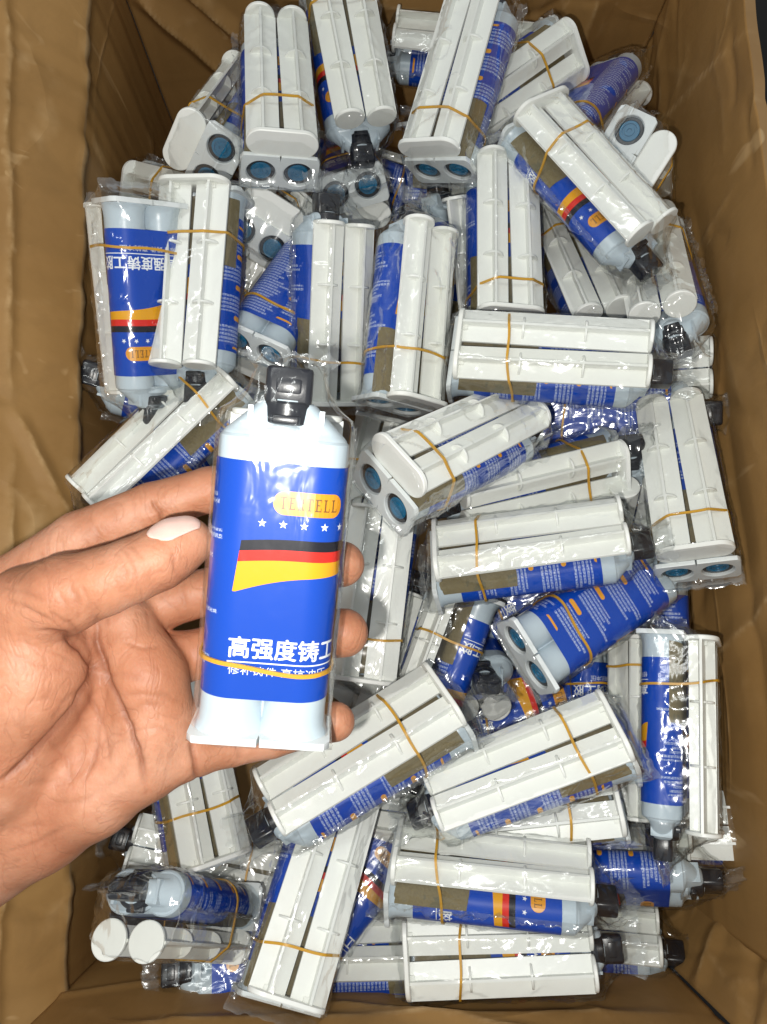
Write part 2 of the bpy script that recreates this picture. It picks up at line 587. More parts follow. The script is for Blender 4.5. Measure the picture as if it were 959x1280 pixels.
def mesh_plate():
    b = MB()

    def st(hx, r, y, n=40):
        pts = []
        for i in range(n):
            a = 2 * math.pi * (i + 0.5) / n
            c, s_ = math.cos(a), math.sin(a)
            pts.append((r * c + (hx - r) * (1 if c > 0 else -1), y, PZ + r * s_))
        return pts
    b.loft([st(20.6, 8.8, PY + 1.0), st(21.1, 9.3, PY + 0.7), st(21.1, 9.3, PY - 1.2), st(20.6, 8.8, PY - 1.7)])
    for sx in (-1, 1):
        b.box(sx * 10.8 - 3, sx * 10.8 + 3, PY + 0.9, PY + 3.5, PZ - 3, PZ + 3)
    return b.mesh('plunger', [M['white']], angle=35)


def mesh_label(du):
    n = 88
    vs, fs, uv = [], [], []
    ys = [15.5, 40, 67, 94]
    for k, y in enumerate(ys):
        for i in range(n + 1):
            x, z = wrap(-PER / 2 + PER * i / n, 0.0, du)
            vs.append((x * S, y * S, z * S))
    for k in range(len(ys) - 1):
        for i in range(n):
            a = k * (n + 1) + i
            fs.append((a, a + 1, a + n + 2, a + n + 1))
    me = bpy.data.meshes.new('label')
    me.from_pydata(vs, [], fs)
    me.materials.append(M['label'])
    ul = me.uv_layers.new(name='UVMap')
    for p in me.polygons:
        p.use_smooth = True
        for li in p.loop_indices:
            vi = me.loops[li].vertex_index
            ul.data[li].uv = ((-PER / 2 + PER * (vi % (n + 1)) / n) / 100, ys[vi // (n + 1)] / 100)
    return me


def text_polys(body, size, bold, track=1.0):
    cu = bpy.data.curves.new('t', 'FONT')
    cu.body = body
    cu.size = size
    cu.offset = bold
    cu.space_character = track
    cu.resolution_u = 2
    o = bpy.data.objects.new('t', cu)
    COL.objects.link(o)
    dg = bpy.context.evaluated_depsgraph_get()
    me = bpy.data.meshes.new_from_object(o.evaluated_get(dg))
    vs = [tuple(v.co) for v in me.vertices]
    fs = [tuple(p.vertices) for p in me.polygons]
    bpy.data.objects.remove(o)
    bpy.data.curves.remove(cu)
    bpy.data.meshes.remove(me)
    return vs, fs


def serif_word(word, u0, u1, v0, h):
    """roman capitals T E R L drawn as strokes with serifs"""
    quads = []
    n = len(word)
    adv = (u1 - u0) / n
    w = adv * 0.74
    st, th, sf = w * 0.24, h * 0.09, w * 0.16

    def rect(x0, x1, y0, y1):
        quads.append([(x0, y0), (x1, y0), (x1, y1), (x0, y1)])
    for i, ch in enumerate(word):
        x = u0 + adv * i + (adv - w) / 2
        if ch == 'T':
            rect(x, x + w, v0 + h - th, v0 + h)
            rect(x, x + sf * 0.6, v0 + h * 0.72, v0 + h - th)
            rect(x + w - sf * 0.6, x + w, v0 + h * 0.72, v0 + h - th)
            rect(x + w / 2 - st / 2, x + w / 2 + st / 2, v0 + th, v0 + h - th)
            rect(x + w / 2 - st, x + w / 2 + st, v0, v0 + th)
        else:
            rect(x + sf, x + sf + st, v0 + th, v0 + h - th)
            rect(x, x + sf * 2 + st, v0 + h - th, v0 + h)
            if ch in 'EL':
                rect(x, x + w, v0, v0 + th)
                rect(x + w - sf * 0.6, x + w, v0 + th, v0 + h * 0.3)
            else:
                rect(x, x + sf * 2 + st, v0, v0 + th)
            if ch == 'E':
                rect(x + sf * 2 + st, x + w * 0.95, v0 + h - th, v0 + h)
                rect(x + w * 0.88, x + w * 0.95, v0 + h * 0.75, v0 + h - th)
                rect(x + sf + st, x + w * 0.72, v0 + h * 0.48, v0 + h * 0.48 + th)
            if ch == 'R':
                rect(x + sf * 2 + st, x + w * 0.72, v0 + h - th, v0 + h)
                rect(x + sf + st, x + w * 0.72, v0 + h * 0.47, v0 + h * 0.47 + th)
                rect(x + w * 0.68, x + w * 0.68 + st, v0 + h * 0.53, v0 + h * 0.95)
                quads.append([(x + w * 0.45, v0 + h * 0.47), (x + w * 0.45 + st, v0 + h * 0.47), (x + w * 1.02, v0), (x + w * 1.02 - st, v0)])
    return quads


_CJK = text_polys('高强度铸工胶', 7.6, 0.0, 1.0)
_SUB = text_polys('修补铸件 高抗冲压', 3.3, 0.0, 1.0)


def star_pts(k):
    c = (-6.2 + 6.7 * k, 74.6)
    pts = [(c[0] + (1.45 if i % 2 == 0 else 0.6) * math.sin(math.pi * i / 5), c[1] + (1.45 if i % 2 == 0 else 0.6) * math.cos(math.pi * i / 5)) for i in range(10)]
    return pts + [c], [(i, (i + 1) % 10, 10) for i in range(10)], 1, 0.06


def mesh_print(name, layers, du):
    """flat print laid on the wrap: layers of (points, faces, ink, height)"""
    bm = bmesh.new()
    for pts, fs, mi, off in layers:
        bv = [bm.verts.new((x, y, off)) for x, y in pts]
        for f in fs:
            try:
                face = bm.faces.new([bv[i] for i in f])
                face.material_index = mi
            except ValueError:
                pass
    for k in range(-10, 24):
        geom = bm.verts[:] + bm.edges[:] + bm.faces[:]
        bmesh.ops.bisect_plane(bm, geom=geom, plane_co=(k * 1.6 + 0.37, 0, 0), plane_no=(1, 0, 0))
    for v in bm.verts:
        x, z = wrap(v.co.x, v.co.z, du)
        v.co = Vector((x * S, v.co.y * S, z * S))
    bmesh.ops.triangulate(bm, faces=bm.faces[:])
    me = bpy.data.meshes.new(name)
    bm.to_mesh(me)
    bm.free()
    for m in ('orange', 'print_white', 'print_dark'):
        me.materials.append(M[m])
    return me


def mesh_badge(du, stars):
    pill = [(8.4 + 7.8 * (1 if math.cos(a) >= 0 else -1) + 3.9 * math.cos(a), 81.6 + 3.9 * math.sin(a))
            for a in [2 * math.pi * (i + 0.5) / 24 for i in range(24)]]
    layers = [(pill, [tuple(range(24))], 0, 0.06)]
    q = serif_word('TERTELL', 8.4 - 9.8, 8.4 + 9.8, 79.6, 4.0)
    layers.append(([p for r in q for p in r], [tuple(range(4 * i, 4 * i + 4)) for i in range(len(q))], 2, 0.12))
    if stars:
        layers += [star_pts(k) for k in range(5)]
    return mesh_print('name_badge', layers, du)


def mesh_title(du):
    layers = []
    vs, fs = _CJK
    for n_, (ex, ey) in enumerate(((0, 0), (0.17, 0), (-0.17, 0), (0, 0.13), (0, -0.13))):      # heavy strokes
        layers.append(([(x - 14.2 + ex, y + 30.3 + ey) for x, y, z in vs], fs, 1, 0.05 + 0.012 * n_))
    layers.append(([(-14, 28.0), (31.5, 28.0), (31.5, 28.45), (-14, 28.45)], [(0, 1, 2, 3)], 1, 0.06))
    vs, fs = _SUB
    layers.append(([(x * 1.22 - 13.6, y + 24.2) for x, y, z in vs], fs, 1, 0.06))
    return mesh_print('title', layers, du)


def mesh_sandpaper(seed):
    rnd = random.Random(seed)
    n, ny = 26, 8
    vs, fs = [], []
    y0, y1 = 4.0, 46 + rnd.uniform(-3, 3)
    for j in range(ny + 1):
        for i in range(n + 1):
            u = PER / 2 - 23 + 46 * i / n + rnd.uniform(-1.0, 1.0) * 0.0
            x, z = wrap(u, 0.45 + 0.25 * math.sin(i * 0.9 + j * 0.5 + seed), 0)
            vs.append((x, y0 + (y1 - y0) * j / ny + 0.8 * math.sin(i * 0.35 + seed), z))
    for j in range(ny):
        for i in range(n):
            a = j * (n + 1) + i
            fs.append((a, a + 1, a + n + 2, a + n + 1))
    b = MB()
    b.add(vs, fs)
    return b.mesh('sandpaper', [M['sand']])


def hull_pts(off=0.0, n=56):
    """convex outline of a bound kit in the x/z section, resampled evenly"""
    raw = []
    for sx in (-1, 1):
        for i in range(24):
            a = 2 * math.pi * i / 24
            raw.append((sx * LA + (LR + off) * math.cos(a), (LR + off) * math.sin(a)))
            raw.append((sx * 10.7 + (9.3 + off) * math.cos(a), PZ + (7.0 + off) * math.sin(a)) if i % 6 == 0 else (sx * 10.7, PZ))
    raw = sorted(set(raw))

    def half(ps):
        h = []
        for p in ps:
            while len(h) > 1 and (h[-1][0] - h[-2][0]) * (p[1] - h[-2][1]) - (h[-1][1] - h[-2][1]) * (p[0] - h[-2][0]) <= 0:
                h.pop()
            h.append(p)
        return h[:-1]
    h = half(raw) + half(raw[::-1])
    seg = [math.dist(h[i], h[(i + 1) % len(h)]) for i in range(len(h))]
    tot = sum(seg)
    out, k, acc = [], 0, 0.0
    for i in range(n):
        t = tot * i / n
        while acc + seg[k] < t:
            acc += seg[k]
            k += 1
        f = (t - acc) / seg[k]
        a, c = h[k], h[(k + 1) % len(h)]
        out.append((a[0] + (c[0] - a[0]) * f, a[1] + (c[1] - a[1]) * f))
    return out


def mesh_band(seed):
    rnd = random.Random(seed)
    pts = hull_pts(0.9, 72)
    y0 = 29 + rnd.uniform(-3, 3)
    sl = rnd.uniform(-0.10, 0.10)
    sl2 = rnd.uniform(-0.12, 0.12)
    wr = [0.0] * 72
    rings = []
    for i, (x, z) in enumerate(pts):
        y = y0 + sl * x + sl2 * z + 0.5 * math.sin(i * 0.35 + seed)
        cx, cz = 0, 9
        l = math.hypot(x - cx, z - cz)
        nx, nz = (x - cx) / l, (z - cz) / l
        w, t = 0.68, 0.42
        rings.append([(x - nx * t, y - w, z - nz * t), (x + nx * t, y - w, z + nz * t), (x + nx * t, y + w, z + nz * t), (x - nx * t, y + w, z - nz * t)])
    b = MB()
    vs = [p for r in rings for p in r]
    n = len(rings)
    fs = []
    for k in range(n):
        for i in range(4):
            j = (i + 1) % 4
            k2 = (k + 1) % n
            fs.append((k * 4 + i, k * 4 + j, k2 * 4 + j, k2 * 4 + i))
    b.add(vs, fs)
    return b.mesh('rubber_band', [M['band']], angle=60)


def mesh_bag(seed, tight=False):
    rnd = random.Random(seed * 77 + 5)
    n = 92
    outl = hull_pts(1.0, n)
    zc0 = 9.3
    amp = 0.28 if tight else 1.0
    prof = [(-9.5, 25.0, 0.5, -2), (-7.5, 24.7, 1.2, -2), (-4.0, 24.6, 8.0, 0), (-2.2, 24.4, 13.5, 2), (-1.0, 24.2, 16.4, 3.5), (2.6, 24.0, 20.0, 8),
            (6, 23.6, 21.0, zc0), (100, 22.6, 21.0, zc0), (106.5, 22.3, 20.6, zc0), (109.4, 21.5, 19.2, zc0), (112.5, 17.0, 15.0, 6.4), (118, 12.5, 10.5, 3.0), (123, 10.5, 7.5, 1),
            (127, 11.5, 3.0, 0.5), (131, 13.5, 0.9, 1), (136, 15.0, 0.5, 2)]
    if tight:      # drawn snug round the flange
        prof = [(p[0] * 0.4 if p[0] < 0 else 124 + (p[0] - 124) * 0.35 if p[0] > 124 else p[0],) + p[1:] for p in prof]
    ys = [p[0] for p in prof]
    yy = sorted(set(ys + [1.5 + 1.6 * i for i in range(1, 62)] + [103.5, 105.5, 111, 115.5, 116.8, 120.5, 121.8, 125, 129]))
    hx0 = max(abs(x) for x, z in outl)
    hz0 = max(abs(z - zc0) for x, z in outl)
    b = MB()
    vs = []
    off = Vector((seed * 13.7, seed * 5.1, seed * 3.3))

    def ridge(q):
        return max(0.0, 1 - abs(noise.noise(q)) * 7) ** 2
    for y in yy:
        hx, hz, zc = [float(np.interp(y, ys, [p[c] for p in prof])) for c in (1, 2, 3)]
        endw = max(0, 1 - (y + 9.5) / 14) + max(0, (y - 103) / 10)
        for i, (x, z) in enumerate(outl):
            px, pz = x / hx0 * hx, (z - zc0) / hz0 * hz + zc
            l = math.hypot(px, pz - zc) + 1e-6
            nx, nz = px / l, (pz - zc) / l
            P = Vector((px, y, pz))
            w1 = noise.noise(Vector((px * 0.06, y * 0.030, pz * 0.06)) + off)
            r1 = ridge(Vector((px * 0.055, y * 0.035, pz * 0.055)) + off * 3)
            r2 = ridge(Vector((px * 0.13, y * 0.07, pz * 0.13)) + off * 5)
            pat = max(0.0, noise.noise(Vector((px * 0.04, y * 0.025, pz * 0.04)) + off * 7) + 0.15)
            cr = noise.noise(Vector((px * 0.30, y * 0.26, pz * 0.30)) + off * 2)
            d = amp * (0.8 * max(w1, -0.3) + 1.15 * r1 + 0.85 * r2 * (0.35 + pat) + 0.9 * pat * cr) + (0.30 if not tight else 0.12)
            d += endw * (0.9 * noise.noise(Vector((px * 0.30, y * 0.10, pz * 0.30)) + off) + 0.4 * r2)
            dy = endw * 1.5 * noise.noise(Vector((px * 0.25, 3.0, pz * 0.2)) + off)
            zz = pz + nz * d
            if hz < 2.0:       # the flat crimped ends wave gently
                zz += 2.2 * noise.noise(Vector((px * 0.09, y * 0.05, 0)) + off)
            vs.append((px + nx * d, y + dy, zz))
    fs = []
    for k in range(len(yy) - 1):
        for i in range(n):
            j = (i + 1) % n
            fs.append((k * n + i, k * n + j, (k + 1) * n + j, (k + 1) * n + i))
    b.add(vs, fs)
    b.mi = [1 if (yy[f // n] < -7.4 or yy[f // n] > 125.5) else 0 for f in range(len(fs))]
    # crumpled side seam standing off the film
    side = 1 if seed % 2 else -1
    m, w = 120, 5
    vs, fs = [], []
    wid = 1.2 if tight else 5.5
    for k in range(m + 1):
        y = -3 + 110 * k / m
        for i in range(w + 1):
            f = i / w
            c1 = noise.noise(Vector((y * 0.13, f * 1.5, 0)) + off)
            c2 = noise.noise(Vector((y * 0.40, f * 2.5, 7)) + off)
            ln = wid * f * (0.75 + 0.6 * noise.noise(Vector((y * 0.11, 0, 3)) + off))
            vs.append((side * (22.3 + 0.6 + ln), y + 1.2 * f * c2, 7.0 + f * (4.0 * c1 + 2.4 * c2)))
    for k in range(m):
        for i in range(w):
            a = k * (w + 1) + i
            fs.append((a, a + 1, a + w + 2, a + w + 1))
    b.add(vs, fs, 1)
    return b.mesh('bag', [M['bag'], M['fold']], angle=70)


# how far the printed wrap is turned on the barrels (mm)
ARTS = [0.0, PER / 2, PER * 0.25, -PER * 0.25, 1.7, 72.0, 8.0, 36.0, -7.0]
ME = {
    'cartridge': mesh_barrel(), 'flange': mesh_flange(), 'piston': mesh_piston(), 'cap': mesh_cap(),
    'rod': [mesh_rod(-1), mesh_rod(1)], 'plunger': mesh_plate(),
    'label': [mesh_label(d) for d in ARTS], 'badge': [mesh_badge(d, d != 1.7) for d in ARTS],
    'title': [mesh_title(d) for d in ARTS], 'star': [mesh_print('star', [star_pts(k)], 1.7) for k in range(5)],
    'sandpaper': [mesh_sandpaper(i) for i in range(3)],
    'band': [mesh_band(i) for i in range(5)],
    'bag': [mesh_bag(i) for i in range(6)],
    'bag_tight': mesh_bag(22, True),
}


def link(name, data, parent=None, loc=None):
    o = bpy.data.objects.new(name, data)
    COL.objects.link(o)
    if parent is not None:
        o.parent = parent
    if loc:
        o.location = loc
    return o


# ------------------------------------------------------------------ the setting: ground and carton
def structure(o):
    o["kind"] = "structure"
    return o


gm = bpy.data.meshes.new('ground')
gm.from_pydata([(-6, -6, -0.012), (6, -6, -0.012), (6, 6, -0.012), (-6, 6, -0.012)], [], [(0, 1, 2, 3)])
gm.materials.append(M['ground'])
structure(link('ground', gm))

carton = link('carton', None, None, (0, 0.16, 0))
carton["label"] = "open brown cardboard carton with scuffed, buckled walls holding the whole pile"
carton["category"] = "carton"


def crease_field(X, Y, creases, wobble):
    """sharp pressed folds: a tent across each line; returns (height, how rubbed the crest is)"""
    h = np.zeros(X.shape)
    rub = np.zeros(X.shape)
    for n_, (ax_, ay_, bx_, by_, wd, dep) in enumerate(creases):
        ex, ey = bx_ - ax_, by_ - ay_
        x, y = X + wobble * (1 if n_ % 2 else -1), Y + wobble * (1 if n_ % 3 else -1)
        k = np.clip(((x - ax_) * ex + (y - ay_) * ey) / (ex * ex + ey * ey), 0, 1)
        d = np.hypot(x - ax_ - k * ex, y - ay_ - k * ey)
        fade = np.clip(np.minimum(k, 1 - k) * 6 + 0.15, 0, 1)
        h += dep * fade * np.maximum(0, 1 - d / wd) ** 1.25
        if dep > 0:
            rub = np.maximum(rub, min(1, dep / 0.0025) * fade * np.exp(-(d / 0.0013) ** 2))
    return h, rub


def small_creases(seed, lu, lv, count):
    rnd = random.Random(seed)
    out = []
    for _ in range(count):
        x, y = rnd.uniform(0, lu), rnd.uniform(0, lv)
        a, l = rnd.gauss(0.5 * math.pi, 0.6), rnd.uniform(0.03, 0.16)
        out.append((x, y, x + l * math.cos(a), y + l * math.sin(a), rnd.uniform(0.004, 0.012), rnd.choice((-1, 1)) * rnd.uniform(0.0004, 0.0016)))
    return out


def board_mesh(name, inner, outer, nf_cols, rub, edge_rows=None):
    """closed board from two matching vertex grids (rows x cols)"""
    R_, C_ = inner.shape[:2]
    N = R_ * C_
    idx = np.arange(N).reshape(R_, C_)
    q = np.stack([idx[:-1, :-1], idx[:-1, 1:], idx[1:, 1:], idx[1:, :-1]], -1).reshape(-1, 4)
    fs = np.concatenate([q, q[:, ::-1] + N])
    nf = len(fs)
    rim = []
    for line in (idx[0, ::-1], idx[-1, :], idx[:, 0], idx[::-1, -1]):
        rim.append(np.stack([line[:-1], line[1:], line[1:] + N, line[:-1] + N], -1))
    fs = np.concatenate([fs] + rim)
    vs = np.concatenate([inner.reshape(-1, 3), outer.reshape(-1, 3)]) - np.array([0, 0.16, 0])
    me = bpy.data.meshes.new(name)
    me.from_pydata(vs.tolist(), [], fs.tolist())
    me.materials.append(M['board'])
    me.materials.append(M['board_edge'])
    mi = np.zeros(len(fs), np.int32)
    mi[nf:] = 1
    if edge_rows is not None:
        lo_, hi_ = edge_rows
        qi = np.arange(len(q)) % (C_ - 1)
        mi[:len(q)][(qi >= lo_) & (qi <= hi_)] = 1
    me.polygons.foreach_set('material_index', mi)
    sm = np.ones(len(fs), bool)
    sm[nf:] = False
    me.polygons.foreach_set('use_smooth', sm)
    ca = me.color_attributes.new('rub', 'FLOAT_COLOR', 'POINT')
    buf = np.zeros((2 * N, 4), np.float32)
    buf[:N, 0] = rub.ravel()
    buf[:, 3] = 1
    ca.data.foreach_set('color', buf.ravel())
    return link(name, me, carton)


def panel(name, corner, eu, ev, nu, nv, thick, creases=(), amp=0.003, seed=0, small=40):
    """a board with buckles and pressed creases: corner + s*eu + t*ev; the inner face looks along eu x ev"""
    corner, eu, ev = np.array(corner, float), np.array(eu, float), np.array(ev, float)
    nrm = np.cross(eu, ev)
    nrm /= np.linalg.norm(nrm)
    lu, lv = np.linalg.norm(eu), np.linalg.norm(ev)
    s_, t_ = np.meshgrid(np.linspace(0, 1, nu + 1), np.linspace(0, 1, nv + 1))
    offv = Vector((seed * 9.1, seed * 4.7, 1.3))
    X, Y = s_ * lu, t_ * lv
    n1 = np.zeros(X.shape)
    wob = np.zeros(X.shape)
    for j in range(nv + 1):
        for i in range(nu + 1):
            q = Vector((X[j, i], Y[j, i], 0))
            n1[j, i] = noise.noise(q * 7 + offv) + 0.35 * noise.noise(q * 22 + offv)
            wob[j, i] = noise.noise(q * 40 - offv)
    cl = [(a[0] * lu, a[1] * lv, c[0] * lu, c[1] * lv, w * 2.2, d) for a, c, d, w in creases] + small_creases(seed, lu, lv, small)
    h, rub = crease_field(X, Y, cl, 0.0012 * wob)
    h = h + amp * n1
    P = corner + s_[..., None] * eu + t_[..., None] * ev
    return board_mesh(name, P + nrm * h[..., None], P + nrm * (h - thick)[..., None], nu, rub)


XL, XR, YB, YN = -0.192, 0.212, 0.50, -0.180
RIM = CAM_H - 0.378
# inner faces have the normal eu x ev
panel('floor', (XL - 0.004, YN - 0.004, -0.004), (XR - XL + 0.008, 0, 0), (0, YB - YN + 0.008, 0), 40, 60, 0.006, seed=1, small=10)
panel('wall', (XR, -0.150, 0), (0, 0, RIM), (0, YB + 0.150, 0), 120, 240, 0.006, seed=2, amp=0.0011, small=45,
      creases=[((0.50, 0.0), (0.62, 1.0), 0.003, 0.006), ((0.80, 0.15), (0.70, 0.75), -0.003, 0.010), ((0.35, 0.2), (0.95, 0.32), 0.0025, 0.006),
               ((0.4, 0.9), (1.0, 0.8), 0.004, 0.010), ((0.55, 0.55), (0.9, 0.45), -0.002, 0.006)])
panel('wall', (XL, YB, 0), (XR - XL, 0, 0), (0, 0, RIM), 170, 130, 0.006, seed=3, amp=0.0018, small=34,
      creases=[((0.01, 0.72), (0.21, 0.36), 0.010, 0.006), ((0.05, 0.74), (0.26, 0.38), -0.008, 0.007), ((0.09, 0.74), (0.29, 0.42), 0.007, 0.005), ((0.3, 0.66), (0.5, 0.5), 0.004, 0.006),
               ((0.88, 1.0), (0.86, 0.3), 0.006, 0.008), ((0.80, 1.0), (0.82, 0.3), -0.005, 0.008), ((0.3, 0.7), (0.7, 0.62), 0.003, 0.01)])


# left wall: upright up to a crushed fold, then leaning outwards
def fold_z(y):
    return CAM_H + float(np.interp(y, [-0.18, 0.175, 0.41, 0.5], [-0.520, -0.462, -0.424, -0.415]))


FOLDS = [(-0.30, 0.22, 0.14, 0.22, 0.0018, 0.0026), (0.16, 0.22, 0.50, 0.30, 0.0018, 0.0025), (0.16, 0.22, 0.225, 0.75, 0.0024, -0.0031), (0.225, 0.75, 0.25, 1.0, 0.0024, -0.0025),
         (0.158, 0.22, 0.10, 0.02, 0.0024, 0.0028), (0.10, 0.02, 0.02, 0.02, 0.0024, 0.0012), (0.045, 0.22, 0.08, 1.0, 0.0020, -0.0025), (0.045, 0.22, 0.0, 0.0, 0.0024, 0.0019),
         (0.33, 0.30, 0.36, 1.0, 0.0032, 0.0019), (-0.08, 0.22, -0.06, 1.0, 0.0024, 0.0025), (-0.14, 0.0, -0.12, 0.6, 0.0024, -0.0019), (-0.20, 0.22, -0.17, 1.0, 0.0024, -0.0025)]


def left_wall():
    nu, n1, n2 = 360, 24, 84
    off = Vector((4.4, 8.1, 2.2))
    y0, y1 = YN - 0.12, YB
    TL = 0.178
    ts = np.linspace(0, 1, n2 + 1)[1:]
    yy = np.linspace(y0, y1, nu + 1)
    Yg, Tg = np.meshgrid(yy, ts * TL, indexing='ij')
    base = np.zeros(Yg.shape)
    wob = np.zeros(Yg.shape)
    for i in range(nu + 1):
        for j in range(n2):
            q = Vector((Yg[i, j], Tg[i, j], 3))
            base[i, j] = noise.noise(q * 8 + off) + 0.3 * noise.noise(q * 26 + off)
            wob[i, j] = noise.noise(q * 38 - off)
    cl = [(a_, b_ * TL, c_, d_ * TL, w * 3.6, dep * 1.25) for a_, b_, c_, d_, w, dep in FOLDS]
    cl += [(x + y0, y, x2 + y0, y2, w, d) for x, y, x2, y2, w, d in small_creases(31, y1 - y0, TL, 60)]
    h, rub = crease_field(Yg, Tg, cl, 0.0012 * wob)
    h = h + 0.0009 * base - 0.004 * np.exp(-((Tg / TL - 0.30) / 0.16) ** 2)
    cols, rb = [], []
    for i, y in enumerate(yy):
        zf = fold_z(y) + 0.004 * noise.noise(Vector((y * 14, 0, 0)) + off) + 0.0012 * noise.noise(Vector((y * 70, 0, 4)) + off)
        xf = XL + 0.003 * noise.noise(Vector((y * 25, 5, 0)) + off) + 0.0015 * noise.noise(Vector((y * 90, 5, 0)) + off)
        col = []
        for j in range(n1 + 1):
            t = j / n1
            hh = 0.004 * noise.noise(Vector((y * 9, t * 2, 1)) + off)
            col.append((XL + (xf - XL) * t + hh * (1 - t), y, zf * t))
        r = max(0.0, 0.5 + 1.1 * noise.noise(Vector((y * 55, 9, 0)) + off))
        col.append((xf + 0.0030 * r, y, zf + 0.0012))
        col.append((xf + 0.0016 * r, y, zf + 0.0036 + 0.002 * r))
        for j in range(n2):
            t = ts[j]
            col.append((xf - 0.112 * t + h[i, j] * 0.78, y, zf + 0.006 + 0.138 * t + h[i, j] * 0.63))
        cols.append(col)
        rb.append([0] * (n1 + 1) + [0.3 + 0.5 * r, 0.5 * r] + list(rub[i]))
    inner = np.array(cols)
    outer = inner + np.array([-0.004, 0, -0.004])
    return board_mesh('wall', inner, outer, nu, np.array(rb), (n1, n1 + 1))


left_wall()
panel('wall', (0.1855, YN, 0), (XL - 0.1855, 0, 0), (0, 0, 0.272), 150, 100, 0.006, seed=5, amp=0.0014, small=34,
      creases=[((0.05, 0.80), (0.9, 0.86), 0.003, 0.006), ((0.1, 0.62), (0.5, 0.70), -0.003, 0.008), ((0.25, 0.9), (0.6, 0.75), 0.003, 0.005)])
panel('corner_flap', (0.2140, -0.1470, 0), (-0.0260, -0.0330, 0), (0, 0, 0.300), 16, 120, 0.005, seed=6, amp=0.0015, small=12,
      creases=[((0.0, 0.55), (1.0, 0.62), 0.003, 0.006), ((0.0, 0.7), (1.0, 0.85), -0.003, 0.005), ((0.2, 0.4), (1.0, 0.3), 0.002, 0.006)])


# ------------------------------------------------------------------ glue kits
def place(Pp, Fp, dm, sgn, roll, ref, L):
    """solve a kit's pose: two ends of its axis seen at photo pixels Pp and Fp, mean depth dm, real length L (mm)"""
    ra, rb = ray(*Pp), ray(*Fp)
    A, B = ra - rb, ra + rb
    L = L * S
    a, b, c = B.dot(B), -2 * dm * A.dot(B), dm * dm * A.dot(A) - L * L
    disc = b * b - 4 * a * c
    if disc < 0 or sgn == 0:
        dl = -b / (2 * a)
    else:
        r1, r2 = sorted(((-b - math.sqrt(disc)) / (2 * a), (-b + math.sqrt(disc)) / (2 * a)))
        dl = r2 if sgn > 0 else r1
    PA, PB = CAM + ra * (dm - dl), CAM + rb * (dm + dl)
    mid = (PA + PB) / 2
    Y = (PB - PA).normalized()
    t = (CAM - mid).normalized()
    Z = (t - Y * t.dot(Y)).normalized()
    X = Y.cross(Z)
    a = R(roll)
    Zr = Z * math.cos(a) + X * math.sin(a)
    Xr = Y.cross(Zr)
    org = mid - Y * (L / 2 + (PY * S if ref == 'p' else 0)) - Zr * ((PZ if ref == 'p' else 0) * S)
    return Matrix(((Xr.x, Y.x, Zr.x, org.x), (Xr.y, Y.y, Zr.y, org.y), (Xr.z, Y.z, Zr.z, org.z), (0, 0, 0, 1))), (PB - PA).length / S


KIT_COUNT = [0]


def kit(label, Pp, Fp, dm, sgn=0, roll=0, ref='p', art=0, group="bagged glue kits piled in the carton", bag=None, band=None):
    i = KIT_COUNT[0]
    KIT_COUNT[0] += 1
    mw, ln = place(Pp, Fp, dm * (0.975 if ref == 'p' else 0.99), sgn, roll, ref, 103.5 if ref == 'p' else 102.0)
    root = link('glue_kit', None)
    root.matrix_world = mw
    root["label"] = label
    root["category"] = "glue kit"
    if group:
        root["group"] = group
    c = link('cartridge', ME['cartridge'], root)
    link('label', ME['label'][art], c)
    link('name_badge', ME['badge'][art], c)
    link('title', ME['title'][art], c)
    if art == 4:
        for st in ME['star']:
            link('star', st, c)
    link('flange', ME['flange'], c)
    for sx in (-1, 1):
        link('piston', ME['piston'], c, (sx * 11.2 * S, 0, 0))
    link('cap', ME['cap'], c)
    p = link('plunger', ME['plunger'], root, ((i * 37 % 11 - 5) * 0.00016, (i * 53 % 13 - 6) * 0.0003, 0))
    p.rotation_euler = (0, 0, R((i * 29 % 9 - 4) * 0.35))
    for sx in (-1, 1):
        link('rod', ME['rod'][(sx + 1) // 2], p, (sx * 10.7 * S, 0, PZ * S))
    link('sandpaper', ME['sandpaper'][i % 3], root, (0, (i * 41 % 9 - 4) * 0.0009, 0))
    link('rubber_band', ME['band'][i % 5 if band is None else band], root, (0, (i * 31 % 11 - 5) * 0.0011 if band is None else 0, 0))
    link('bag', ME['bag'][(i * 5 + i // 3) % 6] if bag is None else bag, root)
    root["tmp"] = ln
    return root


